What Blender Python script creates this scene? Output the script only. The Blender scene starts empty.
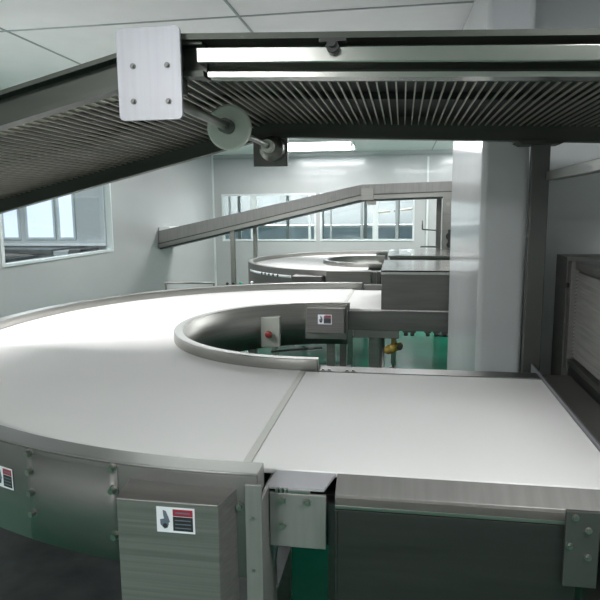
import bpy, bmesh, math, random
from mathutils import Matrix, Vector
random.seed(7)
PI = math.pi
scene = bpy.context.scene
COL = scene.collection

# ------------------------------------------------------------------ camera
cam_data = bpy.data.cameras.new('camera')
cam_data.lens = 36.72; cam_data.sensor_width = 36.0; cam_data.clip_start = 0.02
cam = bpy.data.objects.new('camera', cam_data); COL.objects.link(cam)
cam.matrix_world = (Matrix.Translation((0.372, -2.943, 1.55)) @ Matrix.Rotation(0.1663, 4, 'Z')
                    @ Matrix.Rotation(PI/2 - 0.14645, 4, 'X') @ Matrix.Rotation(-0.0092, 4, 'Z'))
scene.camera = cam
# ------------------------------------------------------------------ world, exposure
w = bpy.data.worlds.new('world'); scene.world = w; w.use_nodes = True
w.node_tree.nodes['Background'].inputs[0].default_value = (0.75, 0.85, 0.9, 1)
w.node_tree.nodes['Background'].inputs[1].default_value = 0.6
vs = scene.view_settings
vs.view_transform = 'Standard'; vs.look = 'None'; vs.gamma = 1.0; vs.use_curve_mapping = False
vs.exposure = 1.05
LAMP_W = 30.0          # watts of each twin tube fitting
# fittings: x, y, power factor; only the first is seen, the rest added fill
FITTINGS = [(-0.92, 5.6, .95), (1.66, 5.6, .95), (-1.55, 2.6, .25), (0.75, 2.6, .5), (-2.02, -0.75, 1.6), (-0.9, -4.25, 1.1), (1.45, -2.35, .42)]

# ------------------------------------------------------------------ materials
def mat(name, color, rough=0.5, metal=0.0, noise=0.0, nscale=(8, 8, 8), coat=0.0, bump=0.0, rvar=0.0, spec=0.5):
    m = bpy.data.materials.new(name); m.use_nodes = True
    nt = m.node_tree; b = nt.nodes['Principled BSDF']
    b.inputs['Base Color'].default_value = (*color, 1)
    b.inputs['Roughness'].default_value = rough
    b.inputs['Metallic'].default_value = metal
    b.inputs['Coat Weight'].default_value = coat
    b.inputs['Coat Roughness'].default_value = 0.06
    b.inputs['Specular IOR Level'].default_value = spec
    if noise or bump or rvar:
        tc = nt.nodes.new('ShaderNodeTexCoord'); mp = nt.nodes.new('ShaderNodeMapping')
        mp.inputs['Scale'].default_value = nscale
        nz = nt.nodes.new('ShaderNodeTexNoise'); nz.inputs['Scale'].default_value = 1.0
        nz.inputs['Detail'].default_value = 5
        nt.links.new(tc.outputs['Object'], mp.inputs[0]); nt.links.new(mp.outputs[0], nz.inputs['Vector'])
        if noise:
            r = nt.nodes.new('ShaderNodeMapRange')
            r.inputs['From Min'].default_value = 0.3; r.inputs['From Max'].default_value = 0.7
            r.inputs['To Min'].default_value = 1 - noise; r.inputs['To Max'].default_value = 1 + noise
            nt.links.new(nz.outputs['Fac'], r.inputs['Value'])
            vm = nt.nodes.new('ShaderNodeVectorMath'); vm.operation = 'SCALE'
            vm.inputs[0].default_value = color
            nt.links.new(r.outputs[0], vm.inputs['Scale']); nt.links.new(vm.outputs[0], b.inputs['Base Color'])
        if rvar:
            r2 = nt.nodes.new('ShaderNodeMapRange')
            r2.inputs['From Min'].default_value = 0.3; r2.inputs['From Max'].default_value = 0.7
            r2.inputs['To Min'].default_value = max(0.02, rough - rvar); r2.inputs['To Max'].default_value = rough + rvar
            nt.links.new(nz.outputs['Fac'], r2.inputs['Value']); nt.links.new(r2.outputs[0], b.inputs['Roughness'])
        if bump:
            bp = nt.nodes.new('ShaderNodeBump'); bp.inputs['Strength'].default_value = bump
            bp.inputs['Distance'].default_value = 0.002
            nt.links.new(nz.outputs['Fac'], bp.inputs['Height']); nt.links.new(bp.outputs[0], b.inputs['Normal'])
    return m
def emit(name, color, strength):
    m = bpy.data.materials.new(name); m.use_nodes = True
    b = m.node_tree.nodes['Principled BSDF']
    b.inputs['Base Color'].default_value = (*color, 1)
    b.inputs['Emission Color'].default_value = (*color, 1); b.inputs['Emission Strength'].default_value = strength
    return m
def glass_mat(name, tint, gloss):
    m = bpy.data.materials.new(name); m.use_nodes = True
    nt = m.node_tree; nt.nodes.clear()
    out = nt.nodes.new('ShaderNodeOutputMaterial'); mx = nt.nodes.new('ShaderNodeMixShader')
    t = nt.nodes.new('ShaderNodeBsdfTransparent'); t.inputs[0].default_value = (*tint, 1)
    g = nt.nodes.new('ShaderNodeBsdfGlossy'); g.inputs['Roughness'].default_value = 0.03
    mx.inputs[0].default_value = gloss
    nt.links.new(t.outputs[0], mx.inputs[1]); nt.links.new(g.outputs[0], mx.inputs[2]); nt.links.new(mx.outputs[0], out.inputs[0])
    return m

STEEL = mat('brushed_steel', (0.27, 0.27, 0.25), 0.38, .9, 0.10, (3, 3, 90), rvar=0.06)
STEEL_S = mat('skirt_steel', (0.145, 0.143, 0.135), 0.40, .55, 0.16, (3, 3, 6), rvar=0.08)
STEEL_L = mat('polished_steel', (0.33, 0.33, 0.31), 0.36, .9, 0.06, (4, 4, 60), rvar=0.05)
STEEL_D = mat('dull_steel', (0.15, 0.15, 0.142), 0.42, .85, 0.10, (5, 5, 60), rvar=0.06)
STEEL_X = mat('brushed_steel_box', (0.185, 0.18, 0.17), 0.38, .45, 0.18, (2, 30, 160), rvar=0.08)
ALU = mat('satin_aluminium', (0.36, 0.36, 0.385), 0.42, 0.55, 0.04, (120, 3, 3))
FRAME_D = mat('overhead_frame_steel', (0.07, 0.075, 0.065), 0.42, 0.6, 0.12, (3, 20, 20))
BELT = mat('white_belt', (0.76, 0.755, 0.74), 0.6, 0.0, 0.015, (2, 2, 2), spec=0.2)
SEAM = mat('belt_seam', (0.52, 0.52, 0.48), 0.5)
SLAT = mat('steel_slat', (0.50, 0.48, 0.42), 0.42, 0.7, 0.1, (20, 2, 2))
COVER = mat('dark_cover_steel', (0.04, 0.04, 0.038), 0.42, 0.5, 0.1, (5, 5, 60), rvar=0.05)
STEEL_F = mat('matt_steel_flange', (0.24, 0.235, 0.225), 0.42, .4, 0.08, (60, 4, 4))
FLANGE = mat('pale_flange', (0.42, 0.42, 0.44), 0.4, .15)
CHAN = mat('channel_steel', (0.40, 0.40, 0.37), 0.22, .95)
POST = mat('dark_post_steel', (0.085, 0.088, 0.082), 0.42, .5, .15, (4, 4, 3))
CAB = mat('grey_cabinet_steel', (0.17, 0.168, 0.155), 0.45, .3, .1, (4, 4, 60))
PANEL_T = mat('smooth_steel_top', (0.45, 0.45, 0.43), 0.16, .95)
BACKING = mat('dark_belt_backing', (0.020, 0.021, 0.019), 0.7, 0.0, 0.3, (6, 2, 2))
BAND = mat('olive_support_band', (0.40, 0.38, 0.28), 0.6)
WALL = mat('wall_panel_white', (0.42, 0.435, 0.432), 0.22, 0.0, 0.015, (1.2, 1.2, 1.2), coat=0.25)
WALL_G = mat('wall_panel_grey', (0.36, 0.38, 0.375), 0.35, 0.0, 0.02)
CEIL = mat('ceiling_panel', (0.86, 0.86, 0.86), 0.4, 0.0, 0.02)
TRIM = mat('aluminium_trim', (0.66, 0.72, 0.71), 0.35, 0.2)
TRIM_D = mat('grey_trim', (0.30, 0.34, 0.34), 0.4, 0.2)
FLOOR = mat('green_epoxy_floor', (0.009, 0.15, 0.09), 0.20, 0.0, 0.25, (1.2, 1.2, 1.2), rvar=0.05, spec=.25)
FLOOR.node_tree.nodes['Principled BSDF'].inputs['IOR'].default_value = 1.22
BLACK = mat('black_plastic', (0.02, 0.02, 0.02), 0.4)
RED = mat('red_plastic', (0.20, 0.02, 0.015), 0.35)
YELLOW = mat('yellow_paint', (0.26, 0.19, 0.03), 0.4, 0.0, 0.2, (30, 30, 30))
BOXGREY = mat('pale_grey_box', (0.33, 0.35, 0.31), 0.45)
LAB_W = mat('label_white', (0.75, 0.76, 0.80), 0.5)
LAB_R = mat('label_red', (0.30, 0.02, 0.04), 0.5)
LAB_K = mat('label_black', (0.02, 0.02, 0.02), 0.5)
LAB_G = mat('label_grey', (0.12, 0.14, 0.19), 0.5)
NYLON = mat('nylon_wheel', (0.66, 0.67, 0.61), 0.45)
LOUVRE = mat('louvre_dark_steel', (0.42, 0.41, 0.385), 0.45, 0.3, 0.2, (2, 4, 120))
PART = mat('partition_grey', (0.52, 0.545, 0.54), 0.35, 0.0, 0.02)
CLAD = mat('gloss_white_cladding', (0.52, 0.54, 0.545), 0.14, 0.0, 0.02, spec=.3)
BLUE = mat('pale_blue_panel', (0.58, 0.68, 0.80), 0.5, 0.0, 0.1, (2, 2, 2))
WHITEP = mat('white_panel', (0.85, 0.87, 0.87), 0.4)
BEIGE = mat('beige_pipe', (0.62, 0.55, 0.42), 0.4)
DARKM = mat('dark_machinery', (0.07, 0.08, 0.08), 0.5, 0.3, 0.4, (9, 9, 9))
GREEN_P = mat('green_plastic', (0.02, 0.35, 0.2), 0.4)
GLASS = glass_mat('window_glass', (0.95, 0.96, 0.97), 0.08)
TUBE = emit('tube_glow', (0.92, 0.97, 1.0), 9.0)
DAY = emit('daylight_pane', (0.70, 0.80, 1.0), 0.42)
SKYL = emit('rear_room_lamp', (0.93, 0.97, 1.0), 4.0)

# ------------------------------------------------------------------ mesh helpers
class MB:
    def __init__(s): s.bm = bmesh.new(); s.mi = 0
    def _mark(s, f0):
        s.bm.faces.ensure_lookup_table()
        for f in s.bm.faces[f0:]: f.material_index = s.mi
    def box(s, x0, x1, y0, y1, z0, z1, M=None, mi=0):
        n = len(s.bm.faces)
        vs_ = [s.bm.verts.new((x, y, z)) for x in (x0, x1) for y in (y0, y1) for z in (z0, z1)]
        for q in ((0,1,3,2),(4,6,7,5),(0,4,5,1),(2,3,7,6),(0,2,6,4),(1,5,7,3)): s.bm.faces.new([vs_[i] for i in q])
        if M is not None: bmesh.ops.transform(s.bm, matrix=M, verts=vs_)
        s.mi = mi; s._mark(n); return s
    def hexa(s, pts, mi=0):           # 8 points: bottom quad, top quad
        n = len(s.bm.faces); v = [s.bm.verts.new(p) for p in pts]
        for q in ((3,2,1,0),(4,5,6,7),(0,1,5,4),(1,2,6,5),(2,3,7,6),(3,0,4,7)): s.bm.faces.new([v[i] for i in q])
        s.mi = mi; s._mark(n); return s
    def cyl(s, a, b, r, seg=20, r2=None, mi=0, smooth=True):
        n = len(s.bm.faces); a = Vector(a); b = Vector(b); d = (b-a)
        M = Matrix.Translation((a+b)/2) @ d.to_track_quat('Z', 'Y').to_matrix().to_4x4()
        bmesh.ops.create_cone(s.bm, cap_ends=True, segments=seg, radius1=r, radius2=r if r2 is None else r2, depth=d.length, matrix=M)
        s.mi = mi; s._mark(n)
        if smooth:
            for f in s.bm.faces[n:]:
                if len(f.verts) == 4: f.smooth = True
        return s
    def ball(s, c, r, sc=(1,1,1), mi=0):
        n = len(s.bm.faces)
        bmesh.ops.create_uvsphere(s.bm, u_segments=16, v_segments=10, radius=r, matrix=Matrix.Translation(c) @ Matrix.Diagonal((*sc, 1)))
        s.mi = mi; s._mark(n)
        for f in s.bm.faces[n:]: f.smooth = True
        return s
    def disc(s, c, axis, prof, seg=40, mi=0):   # lathe of (radius, offset) profile about an axis through c
        n = len(s.bm.faces); q = Vector(axis).to_track_quat('Z', 'Y').to_matrix(); c = Vector(c); rings = []
        for (r, h) in prof:
            rings.append([s.bm.verts.new(c + q @ Vector((r*math.cos(2*PI*k/seg), r*math.sin(2*PI*k/seg), h))) for k in range(seg)])
        m = len(rings)
        for i in range(m):
            A, B = rings[i], rings[(i+1) % m]
            for k in range(seg): s.bm.faces.new((A[k], A[(k+1) % seg], B[(k+1) % seg], B[k]))
        s.mi = mi; s._mark(n); return s
    def band(s, A, B, z0, z1, smooth=True, mi=0):  # closed strip between two plan polylines
        n = len(s.bm.faces); N = len(A)
        R = [[s.bm.verts.new((p[0], p[1], z)) for p in P] for P, z in ((A, z0), (B, z0), (B, z1), (A, z1))]
        for j in range(4):
            P, Q = R[j], R[(j+1) % 4]
            for k in range(N-1):
                f = s.bm.faces.new((P[k], P[k+1], Q[k+1], Q[k])); f.smooth = smooth and j in (1, 3)
        s.bm.faces.new([R[j][0] for j in range(4)]); s.bm.faces.new([R[j][-1] for j in (3,2,1,0)])
        s.mi = mi; s._mark(n); return s
    def build(s, name, m, parent=None, bevel=0.0):
        bmesh.ops.recalc_face_normals(s.bm, faces=s.bm.faces)
        me = bpy.data.meshes.new(name); s.bm.to_mesh(me); s.bm.free()
        for x in (m if isinstance(m, (list, tuple)) else [m]): me.materials.append(x)
        o = bpy.data.objects.new(name, me); COL.objects.link(o)
        if parent is not None:
            o.parent = parent
            off = Vector((0, 0, 0)); q = parent
            while q is not None: off += q.location; q = q.parent
            o.location = -off
        if bevel:
            b = o.modifiers.new('bevel', 'BEVEL'); b.width = bevel; b.segments = 2; b.limit_method = 'ANGLE'; b.angle_limit = math.radians(40)
        return o
def box(name, m, parent, *a, bevel=0.0, **k): return MB().box(*a, **k).build(name, m, parent, bevel)
def thing(name, label, cat, loc, group=None):
    o = bpy.data.objects.new(name, None); COL.objects.link(o); o.location = loc
    o.empty_display_size = 0.1
    o['label'] = label; o['category'] = cat
    if group: o['group'] = group
    return o
def tag(o, label, cat, group=None):
    o['label'] = label; o['category'] = cat
    if group: o['group'] = group
    return o
def struct(o): o['kind'] = 'structure'; return o
def sub(o, name, mb, m): return mb.build(name, m, o)

# ------------------------------------------------------------------ room shell
XL, XR, YB, YF, H = -2.75, 2.3, 7.0, -5.0, 2.45
struct(box('floor', FLOOR, None, -6.0, 3.0, -5.2, 11.5, -0.12, 0.0))
struct(box('ceiling', CEIL, None, -6.0, 3.0, -5.2, 11.5, H, H+0.12))
# left wall with window opening  y -0.6..3.35, z 1.13..1.87
LY0, LY1, LZ0, LZ1 = 1.44, 3.33, 1.12, 1.95
mb = MB()
mb.box(XL-0.08, XL, YF, LY0, 0, H); mb.box(XL-0.08, XL, LY1, YB, 0, H)
mb.box(XL-0.08, XL, LY0, LY1, 0, LZ0); mb.box(XL-0.08, XL, LY0, LY1, LZ1, H)
struct(mb.build('wall_left', WALL))
# back wall with two windows
BZ0, BZ1 = 1.04, 1.815
W1, W2 = (-2.60, -1.02), (-0.955, 0.555)
mb = MB()
mb.box(XL-0.08, W1[0], YB, YB+0.08, 0, H); mb.box(W1[1], W2[0], YB, YB+0.08, 0, H); mb.box(W2[1], XR, YB, YB+0.08, 0, H)
for a in (W1, W2):
    mb.box(a[0], a[1], YB, YB+0.08, 0, BZ0); mb.box(a[0], a[1], YB, YB+0.08, BZ1, H)
struct(mb.build('wall_back', WALL))
struct(box('wall_right', WALL, None, XR, XR+0.08, YF, YB+0.08, 0, H))
struct(box('wall_front', WALL, None, XL-0.08, XR+0.08, YF-0.08, YF, 0, H))
# grey partition beyond the louvred cabinet (upper and lower panels)
mb = MB(); mb.box(0.87, XR, 0.0, 0.06, 1.50, H); mb.box(0.87, XR, -0.001, 0.06, 0, 1.50)
struct(mb.build('wall_partition', PART))
# neighbouring rooms' far walls
struct(box('wall_rear_room', WALL_G, None, -6.0, 3.0, 11.0, 11.1, 0, H))
struct(box('wall_rear_room_right', WALL_G, None, XR+0.1, XR+0.18, YB+0.08, 11.0, 0, H))
LRX = -5.5
struct(box('wall_left_room', WALL, None, LRX-0.1, LRX, -5.0, 11.0, 0, H))
# trims
struct(box('trim_1', TRIM, None, XL, XL+0.025, YB-0.025, YB, 0, H))
struct(box('trim_2', TRIM, None, 0.735, 0.765, YB-0.02, YB, 0, H-0.10))
struct(box('trim_3', TRIM_D, None, XL, XR, YB-0.012, YB, 2.375, 2.40))
struct(box('trim_4', WALL, None, -1.01, -0.965, YB-0.010, YB-0.001, 0, 2.37))
mb = MB()
for y in (-1.5,): mb.box(XL, XL+0.004, y-0.004, y+0.004, 0, H)
struct(mb.build('trim_5', TRIM_D))
mb = MB()
for x in (-1.6, -0.4, 0.8): mb.box(x-0.006, x+0.006, YF, YB, H-0.004, H)
for y in (-2.4, 0, 2.4, 4.8): mb.box(XL, XR, y-0.006, y+0.006, H-0.004, H)
struct(mb.build('trim_6', TRIM_D))

def window(name, kind, a0, a1, z0, z1, fr, mull, axis, pos, rails=()):
    """frame, mullions and panes; axis 'x' lies in the back wall, 'y' in the left wall"""
    e = bpy.data.objects.new(name, None); COL.objects.link(e); e['kind'] = 'structure'
    e.location = ((a0+a1)/2, pos, z0) if axis == 'x' else (pos, (a0+a1)/2, z0)
    def bx(m, u0, u1, v0, v1, d0, d1):
        if axis == 'x': m.box(u0, u1, pos+d0, pos+d1, v0, v1)
        else: m.box(pos-d1, pos-d0, u0, u1, v0, v1)
    m = MB()
    bx(m, a0, a0+fr, z0, z1, -.012, .07); bx(m, a1-fr, a1, z0, z1, -.012, .07)
    bx(m, a0+fr, a1-fr, z0, z0+fr, -.012, .07); bx(m, a0+fr, a1-fr, z1-fr, z1, -.012, .07)
    m.build('window_frame', TRIM, e)
    for (u, wd, mm) in mull:
        m = MB(); bx(m, u-wd/2, u+wd/2, z0+fr, z1-fr, 0.0, .05); m.build('mullion', mm, e)
    for (v, wd, mm) in rails:
        m = MB(); bx(m, a0+fr, a1-fr, v-wd/2, v+wd/2, 0.0, .05); m.build('rail', mm, e)
    m = MB(); bx(m, a0+fr, a1-fr, z0+fr, z1-fr, .052, .058); m.build('window_pane', GLASS, e)
    return e
window('window_1', '', W1[0], W1[1], BZ0, BZ1, 0.03, [(-2.47, .03, TRIM_D), (-2.06, .11, TRIM), (-1.13, .04, TRIM)], 'x', YB)
window('window_2', '', W2[0], W2[1], BZ0, BZ1, 0.03, [(-0.78, .03, TRIM_D), (-0.28, .04, TRIM_D), (-0.06, .09, TRIM), (0.28, .05, TRIM_D)], 'x', YB)
window('window_3', '', LY0, LY1, LZ0, LZ1, 0.022, [], 'y', XL)

# ------------------------------------------------------------------ ceiling lamps
def lamp(x, y, f, i, label):
    t = thing('ceiling_lamp', label, 'lamp', (x, y, H), 'twin tube ceiling lamps')
    mb = MB(); mb.box(x-.62, x+.62, y-.42, y+.42, H-.03, H-.002)
    mb.build('lamp_housing', WHITEP, t, 0.004)
    for k in (-1, 1):
        MB().cyl((x-.6, y+k*.27, H-.055), (x+.6, y+k*.27, H-.055), .018, 14).build('lamp_tube', TUBE, t)
        for s in (-1, 1): MB().box(x+s*.61-.012, x+s*.61+.012, y+k*.27-.02, y+k*.27+.02, H-.08, H-.028).build('tube_holder', WHITEP, t)
    ld = bpy.data.lights.new('lamp_light', 'AREA'); ld.shape = 'RECTANGLE'; ld.size = 1.2; ld.size_y = 0.6
    ld.energy = LAMP_W * f; ld.color = (1.0, 0.968, 0.972)
    lo = bpy.data.objects.new('lamp_light', ld); COL.objects.link(lo); lo.parent = t; lo.location = (0, 0, -0.085)
LL = ['lit twin tube lamp on the ceiling near the back wall, left of the glossy column',
      'added twin tube fill lamp near the back wall, hidden behind the column',
      'added unseen twin tube fill lamp above the far left side of the curved belt',
      'added unseen twin tube fill lamp above the steel tunnel housing',
      'added unseen twin tube fill lamp by the left wall, out over the near half of the bend',
      'added twin tube fill lamp behind the viewer, near the front wall',
      'added unseen twin tube fill lamp over the near right, above the louvred cabinet']
for i, (x, y, f) in enumerate(FITTINGS): lamp(x, y, f, i, LL[i])

# ------------------------------------------------------------------ curved conveyors
def path(R, cx, cy, e0, e1, n=96):
    """plan line: straight at the far side, half circle round the left, straight at the near side"""
    P = []
    if e0 > 1e-4: P.append((cx+e0, cy+R))
    for k in range(n+1):
        a = PI/2 + PI*k/n; P.append((cx+R*math.cos(a), cy+R*math.sin(a)))
    if e1 > 1e-4: P.append((cx+e1, cy-R))
    return P
def curve(name, label, cx, cy, Ri, Ro, g0, g1, e=0.075, rh=.05, rw=.065, riw=.041):
    t = thing(name, label, 'conveyor', (cx, cy, 0))
    B = 0.95
    mb = MB(); mb.band(path(Ri, cx, cy, 0, 0), path(Ro, cx, cy, 0, 0), B-.012, B)
    mb.build('belt', BELT, t)
    mb = MB(); mb.band(path(Ri+.01, cx, cy, 0, 0), path(Ro-.01, cx, cy, 0, 0), B-.09, B-.05)
    mb.build('belt_bed', STEEL_D, t)
    mb = MB(); mb.band(path(Ro, cx, cy, e, e), path(Ro+rw-.004, cx, cy, e, e), B-.012, B+rh)
    mb.build('outer_rail', STEEL_L, t, 0.002)
    mb = MB(); mb.band(path(Ro+rw-.008, cx, cy, e, e), path(Ro+rw+.002, cx, cy, e, e), g0, B+rh-.004)
    mb.build('outer_skirt', STEEL_S, t, .0015)
    mb = MB(); mb.band(path(Ri+.03, cx, cy, 0, 0), path(Ro+rw-.02, cx, cy, 0, 0), g0+.005, g0+.012)
    mb.build('shade_pan', STEEL_D, t)  # unseen pan, added to shade the floor under the bend
    mb = MB(); mb.band(path(Ri+.12, cx, cy, 0, 0), path(Ro-.05, cx, cy, 0, 0), .36, .37)
    mb.build('shade_sheet', DARKM, t)  # added dark sheet standing in for shade, hides the green floor
    mb = MB(); mb.band(path(Ri-riw, cx, cy, e-.01, e-.01), path(Ri, cx, cy, e-.01, e-.01), B-.012, B+rh)
    mb.build('inner_rail', STEEL_L, t, 0.004)
    mb = MB(); mb.band(path(Ri-riw-.002, cx, cy, e-.02, e-.02), path(Ri-riw+.008, cx, cy, e-.02, e-.02), B-.21, B+rh-.005)
    mb.build('inner_skirt', STEEL, t)
    return t
def bolt(parent, c, n, r=.009, h=.008, m=None, name='bolt'):
    c = Vector(c); n = Vector(n).normalized(); mb = MB()
    mb.cyl(c - n*.001, c + n*.002, r*1.45, 20); mb.cyl(c + n*.002, c + n*(.002+h), r, 6, smooth=False)
    return mb.build(name, m or STEEL, parent)
near = curve('curved_conveyor', 'large steel conveyor bend with a half ring of white belt in the foreground', 0, 0, .728, 1.679, .755, True, rh=.044)
# stainless end plates of the near bend and its legs
def on_skirt(a, R=1.748): return (R*math.cos(a), R*math.sin(a))
sk = on_skirt
# bolts on the front of the skirt: plan angle from pixel study, heights in metres
for a_x, zs in ((-.499, (.980, .935, .881, .829)), (-.262, (.982, .930, .82))):
    y = -math.sqrt(1.7465**2 - a_x**2)
    for z in zs: bolt(near, (a_x, y, z), (a_x, y, 0), .008, .012)
# overlapping skirt sheet with its own edge
aa = [math.atan2(-math.sqrt(1.7465**2-x*x), x) for x in [-.512+.0218*k for k in range(13)]]
mb = MB(); mb.band([(1.7465*math.cos(a), 1.7465*math.sin(a)) for a in aa], [(1.7482*math.cos(a), 1.7482*math.sin(a)) for a in aa], .757, .978)
mb.build('joint_plate', STEEL_S, near)
# end post of the near end
mb = MB(); mb.box(.050, .086, -1.755, -1.747, .30, .975); mb.box(.076, .084, -1.747, -1.60, .30, .937)
mb.build('end_plate', STEEL_F, near, .001)
for (x, z) in ((.035, .94-.018), (.066, .90), (.066, .78)): bolt(near, (x, -1.7465 if x < .05 else -1.752, z), (0, -1, 0), .007 if x < .05 else .004, .006 if x < .05 else .003)
def leg(parent, x, y, z1, w=.05, m=None, name='leg'):
    mb = MB(); mb.box(x-w/2, x+w/2, y-w/2, y+w/2, .05, z1); mb.cyl((x, y, 0.012), (x, y, .06), w*.28, 16)
    o = mb.build(name, m or STEEL, parent, .002)
    MB().cyl((x, y, 0), (x, y, .014), w*.8, 20).build('foot', BLACK, o)
for (x, y) in ((-.06, .79), (-.06, 1.60), (-1.15, 1.15), (-.52, .62), (-1.6, 0), (-.79, 0), (-1.15, -1.15), (-.52, -.62), (-.06, -.79), (-.14, -1.62)):
    leg(near, x, y, .862)
# gearbox cover on the outside of the skirt (foreground)
mx0, mx1, my0, my1, mz = -.214, .008, -1.812, -1.744, .962
mb = MB()
mb.hexa([(mx0, my0, .70), (mx1, my0, .70), (mx1+.022, my1, .70), (mx0-.008, my1+.02, .70), (mx0, my0, mz-.008), (mx1, my0, mz-.008), (mx1+.022, my1, mz), (mx0-.008, my1+.02, mz)])
mh = mb.build('motor_housing', STEEL_X, near, .0025)
def label_plate(parent, M, wd, ht, full=True):
    """white warning sticker: hand-and-gear pictogram at left, red heading over a black text block at right"""
    mb = MB(); e = .0006
    mb.box(0, wd, -e, 0, 0, ht, mi=0)
    q = lambda u0, u1, v0, v1, mi, d: mb.box(u0*wd, u1*wd, -e-d, -e, v0*ht, v1*ht, mi=mi)
    q(.43, .95, .66, .93, 1, .0003); q(.43, .95, .08, .64, 2, .0003)
    for k in range(3): q(.48, .90, .18+.15*k, .22+.15*k, 3, .0005)
    q(.50, .88, .76, .82, 3, .0005)
    # pictogram: forearm, palm, fingers over two rollers
    def poly(pts, mi):
        n = len(mb.bm.faces); lo = [mb.bm.verts.new((u*wd, -e, v*ht)) for u, v in pts]; hi = [mb.bm.verts.new((u*wd, -e-.0004, v*ht)) for u, v in pts]
        mb.bm.faces.new(hi)
        for i in range(len(pts)): mb.bm.faces.new((lo[i], lo[(i+1) % len(pts)], hi[(i+1) % len(pts)], hi[i]))
        mb.mi = mi; mb._mark(n)
    poly([(.17, .88), (.25, .84), (.31, .62), (.35, .42), (.30, .36), (.20, .52), (.18, .66)], 3)
    poly([(.09, .50), (.20, .54), (.32, .34), (.28, .18), (.20, .14), (.10, .30)], 4)
    mb.cyl((.22*wd, -e, .27*ht), (.22*wd, -e-.0005, .27*ht), .09*ht, 14, mi=2)
    bmesh.ops.transform(mb.bm, matrix=M, verts=mb.bm.verts)
    return mb.build('warning_label', [LAB_W, LAB_R, LAB_K, LAB_G, LAB_G], parent)
label_plate(mh, Matrix.Translation((-.125, my0-.0006, .887)), .083, .056)['label'] = 'white warning sticker with red and black text block'
# second sticker on the skirt at the left
a0 = math.atan2(-1.632, -.625)
Msk = Matrix.Translation((1.7475*math.cos(a0), 1.7475*math.sin(a0), .871)) @ Matrix.Rotation(a0 + PI/2 + .012, 4, 'Z')
label_plate(near, Msk, .064, .055)['label'] = 'white and red warning sticker on the skirt'
# cover and stop box inside the bend
mb = MB(); mb.box(-.222, .050, .655, .705, .775, .985); mb.build('gearbox_frame', STEEL, near, .002)
hb = MB().box(-.183, .040, .60, .655, .822, .972).build('motor_housing', STEEL_X, near, .003)
label_plate(hb, Matrix.Translation((-.116, .5994, .877)), .082, .058)
th = math.atan2(.57, -.40)
Mb = Matrix.Translation((-.398, .556, 0)) @ Matrix.Rotation(.10, 4, 'Z')
mb = MB(); mb.box(-.062, .062, -.03, .03, .745, .925, M=Mb)
sb = mb.build('stop_box', BOXGREY, near, .004)
mb = MB(); mb.cyl(Mb @ Vector((-.004, -.030, .826)), Mb @ Vector((-.004, -.036, .826)), .030, 24); mb.build('button_ring', BOXGREY, sb)
mb = MB(); mb.cyl(Mb @ Vector((-.004, -.036, .826)), Mb @ Vector((-.004, -.055, .826)), .020, 20); mb.ball(Mb @ Vector((-.004, -.055, .826)), .020, (1, .5, 1))
mb.build('stop_button', RED, sb)
mb = MB()
for k in range(4):
    a = 1.72+.12*k; b = a+.12
    mb.cyl((.66*math.cos(a), .66*math.sin(a), .735-.02*math.sin((a-1.45)*2.6)), (.66*math.cos(b), .66*math.sin(b), .735-.02*math.sin((b-1.45)*2.6)), .006, 8)
mb.build('cable', BLACK, near)
# bolts inside the inner skirt
for a in (2.45, 2.75, 3.05):
    for z in (.90, .83): bolt(near, (.699*math.cos(a), .699*math.sin(a), z), (-math.cos(a), -math.sin(a), 0), .006, .005)
# small adjusting knobs behind the far rail
for i, (x, y, m) in enumerate(((-.93, 1.50, BLACK), (-.89, 1.52, BLACK), (-.84, 1.55, GREEN_P), (-.76, 1.585, WHITEP))):
    mb = MB(); mb.cyl((x, y, .975), (x, y, 1.0), .006, 10); mb.ball((x, y, 1.003), .013, (1, 1, .8))
    k = mb.build('adjusting_knob', m, near); k['label'] = ['black knob', 'black knob', 'green knob', 'white knob'][i]
mb = MB(); mb.cyl((-1.33, 1.275, 1.03), (-1.02, 1.45, 1.012), .007, 10); mb.cyl((-1.33, 1.275, 1.035), (-1.33, 1.275, .94), .010, 10); mb.cyl((-1.02, 1.45, 1.012), (-1.02, 1.45, .97), .006, 8)
mb.build('guide_bar', STEEL, near)

# ------------------------------------------------------------------ near straight conveyor
ns = thing('straight_conveyor', 'straight white belt section running right from the near end of the bend', 'conveyor', (.45, -1.15, 0))
SX0, SX1 = .022, .862
box('belt', BELT, ns, SX0, SX1, -1.611, -.741, .937, .951, bevel=.003)
box('belt_seam_strip', SEAM, ns, 0.001, .0205, -1.64, -.735, .938, .9505)
box('belt_bed', STEEL_D, ns, .09, SX1-.01, -1.60, -.75, .86, .90)
# front frame: sloping top flange, lip, then the cover
mb = MB(); mb.hexa([(.232, -1.664, .885), (.92, -1.664, .885), (.92, -1.614, .885), (.232, -1.614, .885), (.232, -1.664, .9225), (.92, -1.664, .9225), (.92, -1.614, .950), (.232, -1.614, .950)])
mb.build('front_frame', STEEL_F, ns, .0015)
box('front_ledge', STEEL, ns, .236, .90, -1.70, -1.664, .907, .9155, bevel=.001)
mb = MB(); mb.box(.236, .735, -1.700, -1.69, .45, .905); mb.box(.236, .2415, -1.703, -1.690, .45, .905)
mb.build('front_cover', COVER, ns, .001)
mb = MB(); mb.box(.706, .772, -1.714, -1.704, .78, .945); mb.build('bearing_plate', POST, ns, .002)
for (x, z) in ((.724, .932), (.750, .906), (.752, .848), (.716, .870)): bolt(ns, (x, -1.714, z), (0, -1, 0), .005, .005)
box('front_cover', COVER, ns, .79, .92, -1.700, -1.69, .45, .90)
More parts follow.
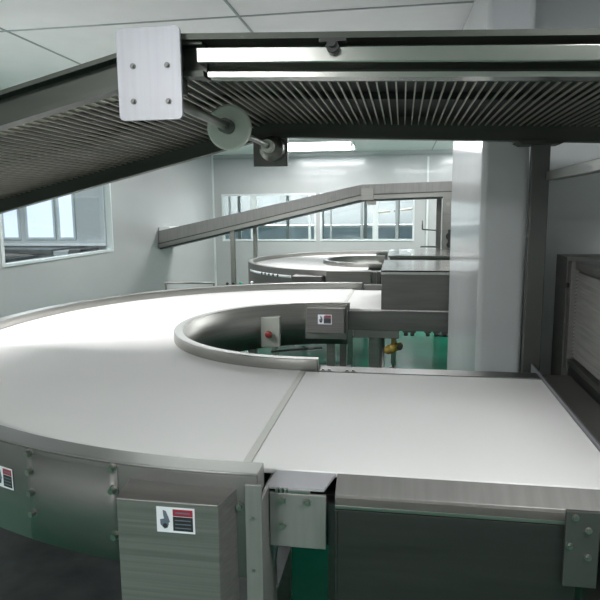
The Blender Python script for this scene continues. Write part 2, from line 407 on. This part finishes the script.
# bearing bracket at the left
mb = MB(); mb.box(.086, .214, -1.680, -1.672, .797, .925)
br = mb.build('bearing_plate', STEEL_F, ns, .002)
for (x, z) in ((.115, .908), (.172, .908), (.115, .848)): bolt(br, (x, -1.680, z), (0, -1, 0), .0065, .005)
mb = MB(); mb.hexa([(.079, -1.672, .930), (.208, -1.672, .930), (.228, -1.612, .940), (.088, -1.612, .940), (.079, -1.672, .936), (.208, -1.672, .936), (.228, -1.612, .948), (.088, -1.612, .948)])
mb.build('bracket_flange', FLANGE, ns)
mb = MB()
for k in range(3): mb.box(.100+.010*k, .106+.010*k, -1.681, -1.668, .926, .934)
mb.box(.128, .178, -1.679, -1.664, .9265, .931)
mb.build('adjuster', STEEL_L, ns)
box('gap_cover', BLACK, ns, .088, .232, -1.664, -1.62, .80, .90)
mb = MB(); mb.hexa([(-.06, -1.635, .02), (-.03, -1.635, .02), (-.03, -1.605, .02), (-.06, -1.605, .02), (.072, -1.635, .80), (.098, -1.635, .80), (.098, -1.605, .80), (.072, -1.605, .80)])
mb.build('strut', ALU, ns)
# rear frame with fixings
box('rear_frame', STEEL_D, ns, .070, SX1, -.735, -.655, .87, .952, bevel=.002)
for x in (.085, .108, .175, .198): bolt(ns, (x, -.722, .952), (0, 0, 1), .006, .004)
# right guard: thin upright light edge then dull channel
mb = MB(); mb.box(.864, .870, -1.70, -.55, .90, .960); gd = mb.build('edge_guard', ALU, ns)
box('side_channel', CAB, ns, .872, 1.010, -1.72, -.54, .90, .915)
for (x, y) in ((.14, -.80), (.80, -.80), (.80, -1.58), (.30, -1.58)): leg(ns, x, y, .862, .05)
# ------------------------------------------------------------------ far straight conveyor
fs = thing('straight_conveyor', 'straight belt section leading from the far end of the bend into the steel tunnel', 'conveyor', (.6, 1.2, 0))
box('belt', BELT, fs, .022, 1.25, .741, 1.611, .937, .951, bevel=.003)
box('belt_seam_strip', SEAM, fs, 0.001, .0205, .735, 1.64, .938, .9505)
box('inner_frame', STEEL_D, fs, .054, 1.25, .705, .74, .826, .942, bevel=.002)
box('outer_frame', STEEL_D, fs, .095, 1.25, 1.615, 1.66, .83, .99, bevel=.002)
mb = MB(); mb.box(.09, .36, .72, .80, .775, .826); mb.build('leg_bracket', STEEL, fs, .004)
for (x, y) in ((.205, .85), (1.1, .85), (.205, 1.55), (1.1, 1.55)): leg(fs, x, y, .93 if y > 1 else .80, .062)
MB().cyl((.262, .83, .10), (.262, .83, .80), .010, 12).build('air_pipe', STEEL_L, fs)
mb = MB(); mb.cyl((.30, .77, .695), (.35, .80, .71), .028, 18); mb.cyl((.35, .80, .71), (.375, .815, .718), .018, 14); mb.ball((.295, .767, .693), .026)
mb.box(.315, .335, .775, .80, .71, .80)
mt = mb.build('air_valve', YELLOW, fs); mt['label'] = 'small yellow valve with a black knob'
MB().cyl((.365, .76, .715), (.365, .745, .715), .017, 14).build('knob', BLACK, mt)
for i, x in enumerate((.40, .44, .53, .58, .63)):
    mb = MB(); mb.cyl((x, .75, .79), (x, .75, .815), .012, 12); mb.box(x-.02, x+.02, .73, .77, .812, .826); mb.build('roller_hanger', STEEL_D, fs)
# ------------------------------------------------------------------ tunnel housing on the far straight belt
th_ = thing('tunnel_housing', 'plain steel tunnel box covering the far straight belt', 'machine', (.7, 1.1, .94))
mb = MB(); mb.box(.25, 1.25, .741, .75, .944, 1.183); mb.build('side_panel', STEEL_D, th_, .002)
box('side_panel', STEEL_D, th_, .25, 1.25, 1.49, 1.50, .955, 1.175, bevel=.002)
mb = MB(); mb.box(.247, 1.25, .736, 1.505, 1.176, 1.186); mb.box(.247, 1.25, .736, .741, 1.160, 1.186); mb.build('top_panel', PANEL_T, th_, .002)

# ------------------------------------------------------------------ far curved conveyor
FX, FY, FR = .03, 3.97, 1.33
fc = curve('curved_conveyor', 'smaller white belt bend near the back wall, below the inclined conveyor', FX, FY, .54, FR, .70, False, e=.15, rh=.045, rw=.05)
mb = MB(); R_ = FR+.053
A = [(FX+R_*math.cos(a), FY+R_*math.sin(a)) for a in [3.58+.05*k for k in range(13)]]
Bp = [(FX+(R_+.004)*math.cos(a), FY+(R_+.004)*math.sin(a)) for a in [3.58+.05*k for k in range(13)]]
mb.band(A, Bp, .905, .930); st = mb.build('slot_reflection', WHITEP, fc)  # white strip paints the bright reflection along the skirt slot
for k in range(5):
    a = 3.85+.05*k; bolt(fc, (FX+(R_+.005)*math.cos(a), FY+(R_+.005)*math.sin(a), .917), (math.cos(a), math.sin(a), 0), .009, .006, BLACK, 'slot_plug')
box('motor_housing', STEEL, fc, -.30, .10, 2.47, 2.60, .85, 1.005, bevel=.003)
box('motor_housing', STEEL_D, fc, -.62, -.34, 2.52, 2.75, .80, .95, bevel=.003)
box('end_bracket', STEEL_D, fc, .115, .15, 2.45, 2.56, .82, 1.0)
for (x, y) in ((-1.25, 3.97), (-.9, 3.05), (-.1, 2.72), (-.9, 4.95), (-.1, 5.2)): leg(fc, x, y, .862, .05)
# steel machine beside it
cb = thing('steel_cabinet', 'low flat topped steel cabinet behind the tunnel housing', 'cabinet', (.7, 3.3, 0))
box('body', STEEL_D, cb, .255, 1.2, 2.92, 3.83, .66, 1.095)
for (x, y) in ((.30, 2.97), (1.15, 2.97), (.30, 3.78), (1.15, 3.78)): leg(cb, x, y, .66, .045)
box('top_panel', PANEL_T, cb, .24, 1.22, 2.90, 3.85, 1.095, 1.115, bevel=.002)
box('door', STEEL_D, cb, .30, .72, 2.908, 2.92, .70, 1.05)
MB().cyl((.66, 2.899, .80), (.66, 2.899, .95), .008, 10).build('handle', STEEL_L, cb)
# ------------------------------------------------------------------ inclined conveyor at the back
ic = thing('inclined_conveyor', 'steel inclined conveyor rising from the left wall and levelling out before the back windows', 'conveyor', (-1, 4.8, 0))
xs = [(-2.74, 1.075, 1.295), (-.125, 1.665, 1.845), (.97, 1.693, 1.868)]
def railset(y0, y1, m, nm, inset=0.0):
    mb = MB()
    for (a, b) in zip(xs[:-1], xs[1:]):
        mb.hexa([(a[0], y0, a[1]+inset), (b[0], y0, b[1]+inset), (b[0], y1, b[1]+inset), (a[0], y1, a[1]+inset), (a[0], y0, a[2]), (b[0], y0, b[2]), (b[0], y1, b[2]), (a[0], y1, a[2])])
    return mb.build(nm, m, ic)
railset(4.60, 4.62, STEEL_F, 'side_rail', .045)
railset(5.10, 5.12, STEEL, 'side_rail', .045)
mb = MB()
for (a, b) in zip(xs[:-1], xs[1:]):
    for (y0, y1) in ((4.585, 4.63), (5.09, 5.135)):
        mb.hexa([(a[0], y0, a[1]), (b[0], y0, b[1]), (b[0], y1, b[1]), (a[0], y1, a[1]), (a[0], y0, a[1]+.05), (b[0], y0, b[1]+.05), (b[0], y1, b[1]+.05), (a[0], y1, a[1]+.05)])
mb.build('lower_flange', STEEL, ic)
mb = MB()
for (a, b) in zip(xs[:-1], xs[1:]):
    mb.hexa([(a[0], 4.578, a[1]+.05), (b[0], 4.578, b[1]+.05), (b[0], 4.60, b[1]+.05), (a[0], 4.60, a[1]+.05), (a[0], 4.578, a[1]+.062), (b[0], 4.578, b[1]+.062), (b[0], 4.60, b[1]+.062), (a[0], 4.60, a[1]+.062)])
mb.build('groove_shade', FRAME_D, ic)  # dark strip standing in for the shaded groove above the flange
mb = MB()
for (a, b) in zip(xs[:-1], xs[1:]):
    mb.hexa([(a[0], 4.63, a[1]-.02), (b[0], 4.63, b[1]-.02), (b[0], 5.09, b[1]-.02), (a[0], 5.09, a[1]-.02), (a[0], 4.63, a[1]+.12), (b[0], 4.63, b[1]+.12), (b[0], 5.09, b[1]+.12), (a[0], 5.09, a[1]+.12)])
mb.build('belt', DARKM, ic)
box('end_cap', WHITEP, ic, -2.74, -2.60, 4.63, 5.08, 1.22, 1.345)
box('gusset_plate', STEEL, ic, -.13, .02, 4.565, 4.60, 1.655, 1.80, bevel=.003)
box('gusset_plate', STEEL, ic, -.08, .05, 4.63, 4.66, 1.60, 1.70, bevel=.003)
for x in (-.10, -.02, .06): bolt(ic, (x, 4.60, 1.815), (0, -1, 0), .01, .008)
leg(ic, -1.765, 4.65, 1.30, .055); leg(ic, -1.57, 5.06, 1.36, .05)
leg(ic, .895, 4.66, 1.72, .115, STEEL); leg(ic, .82, 5.06, 1.72, .06, STEEL_D)
mb = MB(); mb.cyl((.62, 5.1, 1.40), (.62, 5.1, 1.285), .009, 8); mb.cyl((.62, 5.1, 1.285), (.82, 5.08, 1.275), .009, 8); mb.box(.60, .82, 5.08, 5.11, 1.055, 1.075)
mb.build('cable_bracket', STEEL_D, ic)
mb = MB(); mb.disc((.925, 4.585, 1.22), (0, -1, 0), [(.008, -.01), (.045, -.01), (.045, .012), (.008, .012)]); mb.cyl((.925, 4.56, 1.12), (.925, 4.60, 1.12), .035, 16); mb.box(.905, .945, 4.58, 4.602, 1.12, 1.30)
mb.build('chain_wheel', BLACK, ic)
MB().cyl((.90, 4.60, 1.60), (.90, 4.585, 1.60), .022, 16).build('knob', STEEL_L, ic)

# ------------------------------------------------------------------ overhead slatted conveyor
oc = thing('overhead_conveyor', 'dark slatted underside of the overhead conveyor crossing the top of the view', 'conveyor', (0, -1, 1.83))
YN, YFF = -1.60, -.50
XB = -.15
def zb(x): return 1.831 - .042*(x+.03) if x > XB else 1.549 + .237*(x+1.36)
def run(y0, y1, d0, d1, x0, x1, m, name, mi=None, bev=0):
    mb = MB(); cuts = [x0] + ([XB] if x0 < XB < x1 else []) + [x1]
    for a, b in zip(cuts[:-1], cuts[1:]):
        mb.hexa([(a, y0, zb(a)+d0), (b, y0, zb(b)+d0), (b, y1, zb(b)+d0), (a, y1, zb(a)+d0), (a, y0, zb(a)+d1), (b, y0, zb(b)+d1), (b, y1, zb(b)+d1), (a, y1, zb(a)+d1)])
    return mb.build(name, m, oc, bev)
OX0, OX1 = -1.75, 1.55
# near side frame: lower lip and recessed web
run(-1.64, -1.60, 0.0, .012, -1.75, -.05, FRAME_D, 'frame_lip')
run(-1.615, -1.60, .010, .072, -1.75, -.05, FRAME_D, 'side_frame')
run(-1.645, -1.60, .064, .074, -1.75, -.05, FRAME_D, 'frame_top_flange')
run(-1.64, -1.60, -.001, .009, -.04, OX1, CHAN, 'frame_lip')
run(-1.60, -1.585, .0, .095, -.07, OX1, FRAME_D, 'side_frame')
run(-1.668, -1.60, .022, .052, -.055, OX1, CHAN, 'support_channel', bev=.002)
run(-1.66, -1.585, .070, .082, -.10, OX1, FRAME_D, 'frame_top_flange')
# far side frame
run(-.505, -.48, .0, .095, OX0, OX1, FRAME_D, 'side_frame')
run(-.52, -.48, -.002, .008, OX0, OX1, FRAME_D, 'frame_lip')
# slats (one pattern) and what lies above them
mb = MB(); x = OX0
while x < OX1:
    z = zb(x)+.052; wv = .0019 if x > XB else .0028
    mb.box(x-wv, x+wv, YN, -.505, z, z+.006); x += .0247
mb.build('slat_bed', SLAT, oc)
run(YN, -.505, .082, .090, OX0, OX1, BACKING, 'belt_backing')
run(-1.47, -1.34, .066, .078, -.9, OX1, BAND, 'support_band')
run(-1.02, -.98, .060, .080, OX0, OX1, BACKING, 'support_band')
# joining plate with four bolts
def rounded_plate(x0, x1, y0, y1, z0, z1, rad):
    mb = MB(); P = []
    for (cx, cz, a) in ((x1-rad, z1-rad, 0), (x0+rad, z1-rad, 90), (x0+rad, z0+rad, 180), (x1-rad, z0+rad, 270)):
        for k in range(6): t = math.radians(a+18*k); P.append((cx+rad*math.cos(t), cz+rad*math.sin(t)))
    F = [mb.bm.verts.new((p[0], y0, p[1])) for p in P]; K = [mb.bm.verts.new((p[0], y1, p[1])) for p in P]
    mb.bm.faces.new(F); mb.bm.faces.new(K[::-1])
    for i in range(len(P)): mb.bm.faces.new((F[i], K[i], K[(i+1) % len(P)], F[(i+1) % len(P)]))
    return mb
jp = rounded_plate(-.223, -.084, -1.684, -1.676, 1.740, 1.925, .010).build('joint_plate', ALU, oc)
for (x, z) in ((-.188, 1.849), (-.113, 1.848), (-.190, 1.778), (-.113, 1.776)): bolt(jp, (x, -1.684, z), (0, -1, 0), .0042, .004, STEEL_D)
box('plate_mount', FRAME_D, oc, -.205, -.10, -1.676, -1.60, 1.80, 1.90)
# return roller: shaft, wheel, bearing
sx, sz = -.140, 1.793
MB().cyl((sx, -1.66, sz), (sx, -1.14, sz), .0125, 20).build('roller_shaft', STEEL_L, oc)
MB().cyl((sx, -1.14, sz), (sx, -.52, sz), .0095, 20).build('roller_shaft', STEEL_L, oc)
mb = MB(); mb.disc((sx, -1.13, sz), (0, 1, 0), [(.0125, -.012), (.060, -.012), (.066, -.008), (.066, .008), (.060, .012), (.0125, .012)], 48)
mb.build('roller_wheel', NYLON, oc)
mb = MB(); mb.disc((sx, -1.155, sz), (0, 1, 0), [(.0125, -.03), (.021, -.03), (.021, .012), (.0125, .012)], 32); mb.build('wheel_hub', STEEL_D, oc)
mb = MB(); mb.box(-.222, -.083, -.50, -.485, 1.722, 1.842); bp_ = mb.build('bearing_bracket', STEEL_D, oc, .002)
mb = MB(); mb.disc((sx, -.53, sz-.005), (0, 1, 0), [(.010, -.03), (.030, -.03), (.048, -.012), (.050, .03), (.010, .03)], 36); mb.build('bearing', STEEL, bp_)
mb = MB(); mb.disc((sx, -.60, sz-.002), (0, 1, 0), [(.010, -.015), (.024, -.015), (.024, .02), (.010, .02)], 28); mb.build('collar', NYLON, bp_)
# black knob under the near frame
mb = MB(); mb.cyl((.230, -1.69, 1.868), (.230, -1.668, 1.868), .013, 8); mb.cyl((.230, -1.70, 1.872), (.230, -1.66, 1.872), .008, 14); mb.box(.203, .257, -1.685, -1.66, 1.877, 1.884)
mb.build('frame_bolt', BLACK, oc)

# ------------------------------------------------------------------ column and hanging post
cl = thing('clad_column', 'tall glossy grey-white column standing right behind the near straight belt', 'column', (.75, .1, 0))
mb = MB(); mb.hexa([(.672, -.44, 0), (.848, -.44, 0), (.848, .66, 0), (.640, .66, 0), (.672, -.44, H), (.848, -.44, H), (.848, .66, H), (.640, .66, H)]); c0 = mb.build('cladding', CLAD, cl)
b_ = c0.modifiers.new('bevel', 'BEVEL'); b_.width = .022; b_.segments = 5; b_.limit_method = 'ANGLE'
po = thing('support_post', 'square dull steel post hanging from the overhead conveyor beside the column', 'post', (.87, -.5, 0))
box('post', POST, po, .840, .904, -.52, -.48, .02, 1.78, bevel=.003)
mb = MB(); mb.hexa([(.80, -.55, 1.778), (.935, -.55, 1.778), (.935, -.45, 1.778), (.80, -.45, 1.778), (.78, -.56, 1.79), (.955, -.56, 1.79), (.955, -.44, 1.79), (.78, -.44, 1.79)])
mb.build('cap_plate', FRAME_D, po)
box('base_plate', STEEL_D, po, .80, .935, -.57, -.43, 0, .02)
mb = MB(); mb.box(.888, .925, -1.75, -.535, 1.647, 1.680); mb.build('arm', STEEL_L, po, .002)

# ------------------------------------------------------------------ louvred cabinet at the right
lc = thing('louvred_cabinet', 'dark louvred steel cabinet at the right edge beside the near belt', 'cabinet', (1.3, -.9, 0))
box('body', CAB, lc, 1.045, 1.60, -1.9, -.42, .05, 1.345)
mb = MB()
n = 24
for k in range(n):
    z0 = .975 + k*.0137
    mb.hexa([(1.030, -1.88, z0), (1.030, -.47, z0), (1.045, -.47, z0), (1.045, -1.88, z0), (1.038, -1.88, z0+.011), (1.038, -.47, z0+.011), (1.045, -.47, z0+.011), (1.045, -1.88, z0+.011)])
mb.build('louvre_panel', LOUVRE, lc)
mb = MB(); mb.box(1.012, 1.045, -.47, -.42, .915, 1.345); mb.box(1.026, 1.045, -1.9, -.47, 1.315, 1.345); mb.build('panel_frame', CAB, lc, .003)
mb = MB(); mb.box(1.014, 1.045, -1.9, -.47, .945, .965); mb.build('base_ledge', STEEL_L, lc, .002)
mb = MB(); mb.box(1.018, 1.045, -1.9, -.47, .05, .943); mb.build('lower_panel', STEEL_D, lc)
box('back_box', CAB, lc, 1.01, 1.60, -.41, -.24, .05, 1.357)
MB().cyl((1.010, -.445, 1.25), (1.002, -.445, 1.25), .010, 14).build('latch', BLACK, lc)

# ------------------------------------------------------------------ what shows through the windows
ct = thing('service_counter', 'long white topped counter with pale blue front behind the back windows', 'counter', (-1, 9.7, 0))
box('worktop', WHITEP, ct, -4.4, 2.2, 9.45, 10.1, 1.185, 1.235)
box('front_panel', BLUE, ct, -4.4, 2.2, 9.52, 10.05, .02, 1.185)
for k, x in enumerate((-3.6, -2.9, -1.9, -1.2, -.35, .28, 1.1)):
    mb = MB(); mb.box(x-.03, x+.03, 9.2, 9.26, 0, H)
    tag(mb.build('room_post', TRIM_D), 'thin grey upright post before the counter behind the back windows', 'post', 'posts beyond the back windows')
mb = MB(); mb.cyl((-.25, 9.5, 1.47), (.12, 9.5, 1.50), .022, 12)
tag(mb.build('wall_pipe', BEIGE), 'short beige pipe seen low through the right back window', 'pipe')
mb = MB(); mb.cyl((.20, 9.5, 1.505), (.75, 9.5, 1.57), .022, 12)
tag(mb.build('wall_pipe', BEIGE), 'longer beige pipe seen at the right end of the right back window', 'pipe')
for (x, y, l) in ((-3.2, 10.2, 'left'), (-1.4, 10.2, 'middle'), (.3, 10.2, 'right')):
    t = thing('rear_room_lamp', 'bright tube lamp in the room behind the back windows, %s of three' % l, 'lamp', (x, y, H-.1), 'lamps in the room beyond')
    box('lamp_housing', WHITEP, t, x-.62, x+.62, y-.1, y+.1, H-.03, H)
    MB().cyl((x-.6, y, H-.06), (x+.6, y, H-.06), .02, 12).build('lamp_tube', TUBE, t)
    ld = bpy.data.lights.new('lamp_light', 'AREA'); ld.shape = 'RECTANGLE'; ld.size = 1.2; ld.size_y = .3; ld.energy = 30; ld.color = (.93, .98, 1)
    lo = bpy.data.objects.new('lamp_light', ld); COL.objects.link(lo); lo.parent = t; lo.location = (0, -.3, -.05)
# room beyond the left window: a cross wall with daylight windows, a ledge and machines under it
YW = 5.0
struct(box('wall_left_room_back', PART, None, -5.5, XL-.08, YW, YW+.08, 0, H))
for i, (x0, x1) in enumerate(((-5.20, -4.98), (-4.83, -4.44), (-4.34, -4.14))):
    e = bpy.data.objects.new('window_%d' % (4+i), None); COL.objects.link(e); e['kind'] = 'structure'; e.location = ((x0+x1)/2, YW, 1.19)
    box('window_pane', DAY, e, x0, x1, YW-.012, YW-.002, 1.20, 2.05)
    for (a0, a1, b0, b1) in ((x0-.03, x0, 1.17, 2.08), (x1, x1+.03, 1.17, 2.08), (x0, x1, 1.17, 1.20), (x0, x1, 2.05, 2.08)):
        box('window_frame', TRIM, e, a0, a1, YW-.03, YW-.001, b0, b1)
struct(box('trim_7', WHITEP, None, -5.5, -3.56, YW-.10, YW-.001, 1.085, 1.115))
struct(box('trim_8', WHITEP, None, -3.64, -3.56, YW-.10, YW-.001, 1.115, H))
ld = bpy.data.lights.new('lamp_light', 'AREA'); ld.shape = 'RECTANGLE'; ld.size = 1.2; ld.size_y = .3; ld.energy = 22; ld.color = (.85, .95, 1)  # light of an unseen lamp, added to brighten the left room
t = thing('rear_room_lamp', 'added unseen fill lamp on the ceiling of the room left of the left window', 'lamp', (-4.2, 3.4, H-.1))
box('lamp_housing', WHITEP, t, -4.8, -3.6, 3.3, 3.5, H-.03, H)
lo = bpy.data.objects.new('lamp_light', ld); COL.objects.link(lo); lo.parent = t; lo.location = (0, 0, .04)
for i, (x0, x1, z1, m) in enumerate(((-5.3, -4.1, 1.07, DARKM), (-4.07, -3.88, 1.05, WALL_G), (-3.85, -3.70, 1.07, DARKM), (-3.67, -3.2, 1.04, STEEL_D))):
    o = thing('packing_machine', ['long dark machine', 'small grey cabinet', 'small dark cabinet', 'low steel bench'][i] + ' behind the lower edge of the left window', 'machine', ((x0+x1)/2, 4.5, 0))
    box('body', m, o, x0, x1, 4.35, 4.8, .1, z1-.06, bevel=.01)
    box('top_panel', m, o, x0-.008, x1+.008, 4.34, 4.81, z1-.06, z1, bevel=.004)
    for xx in (x0+.05, x1-.05): leg(o, xx, 4.5, .12, .05)
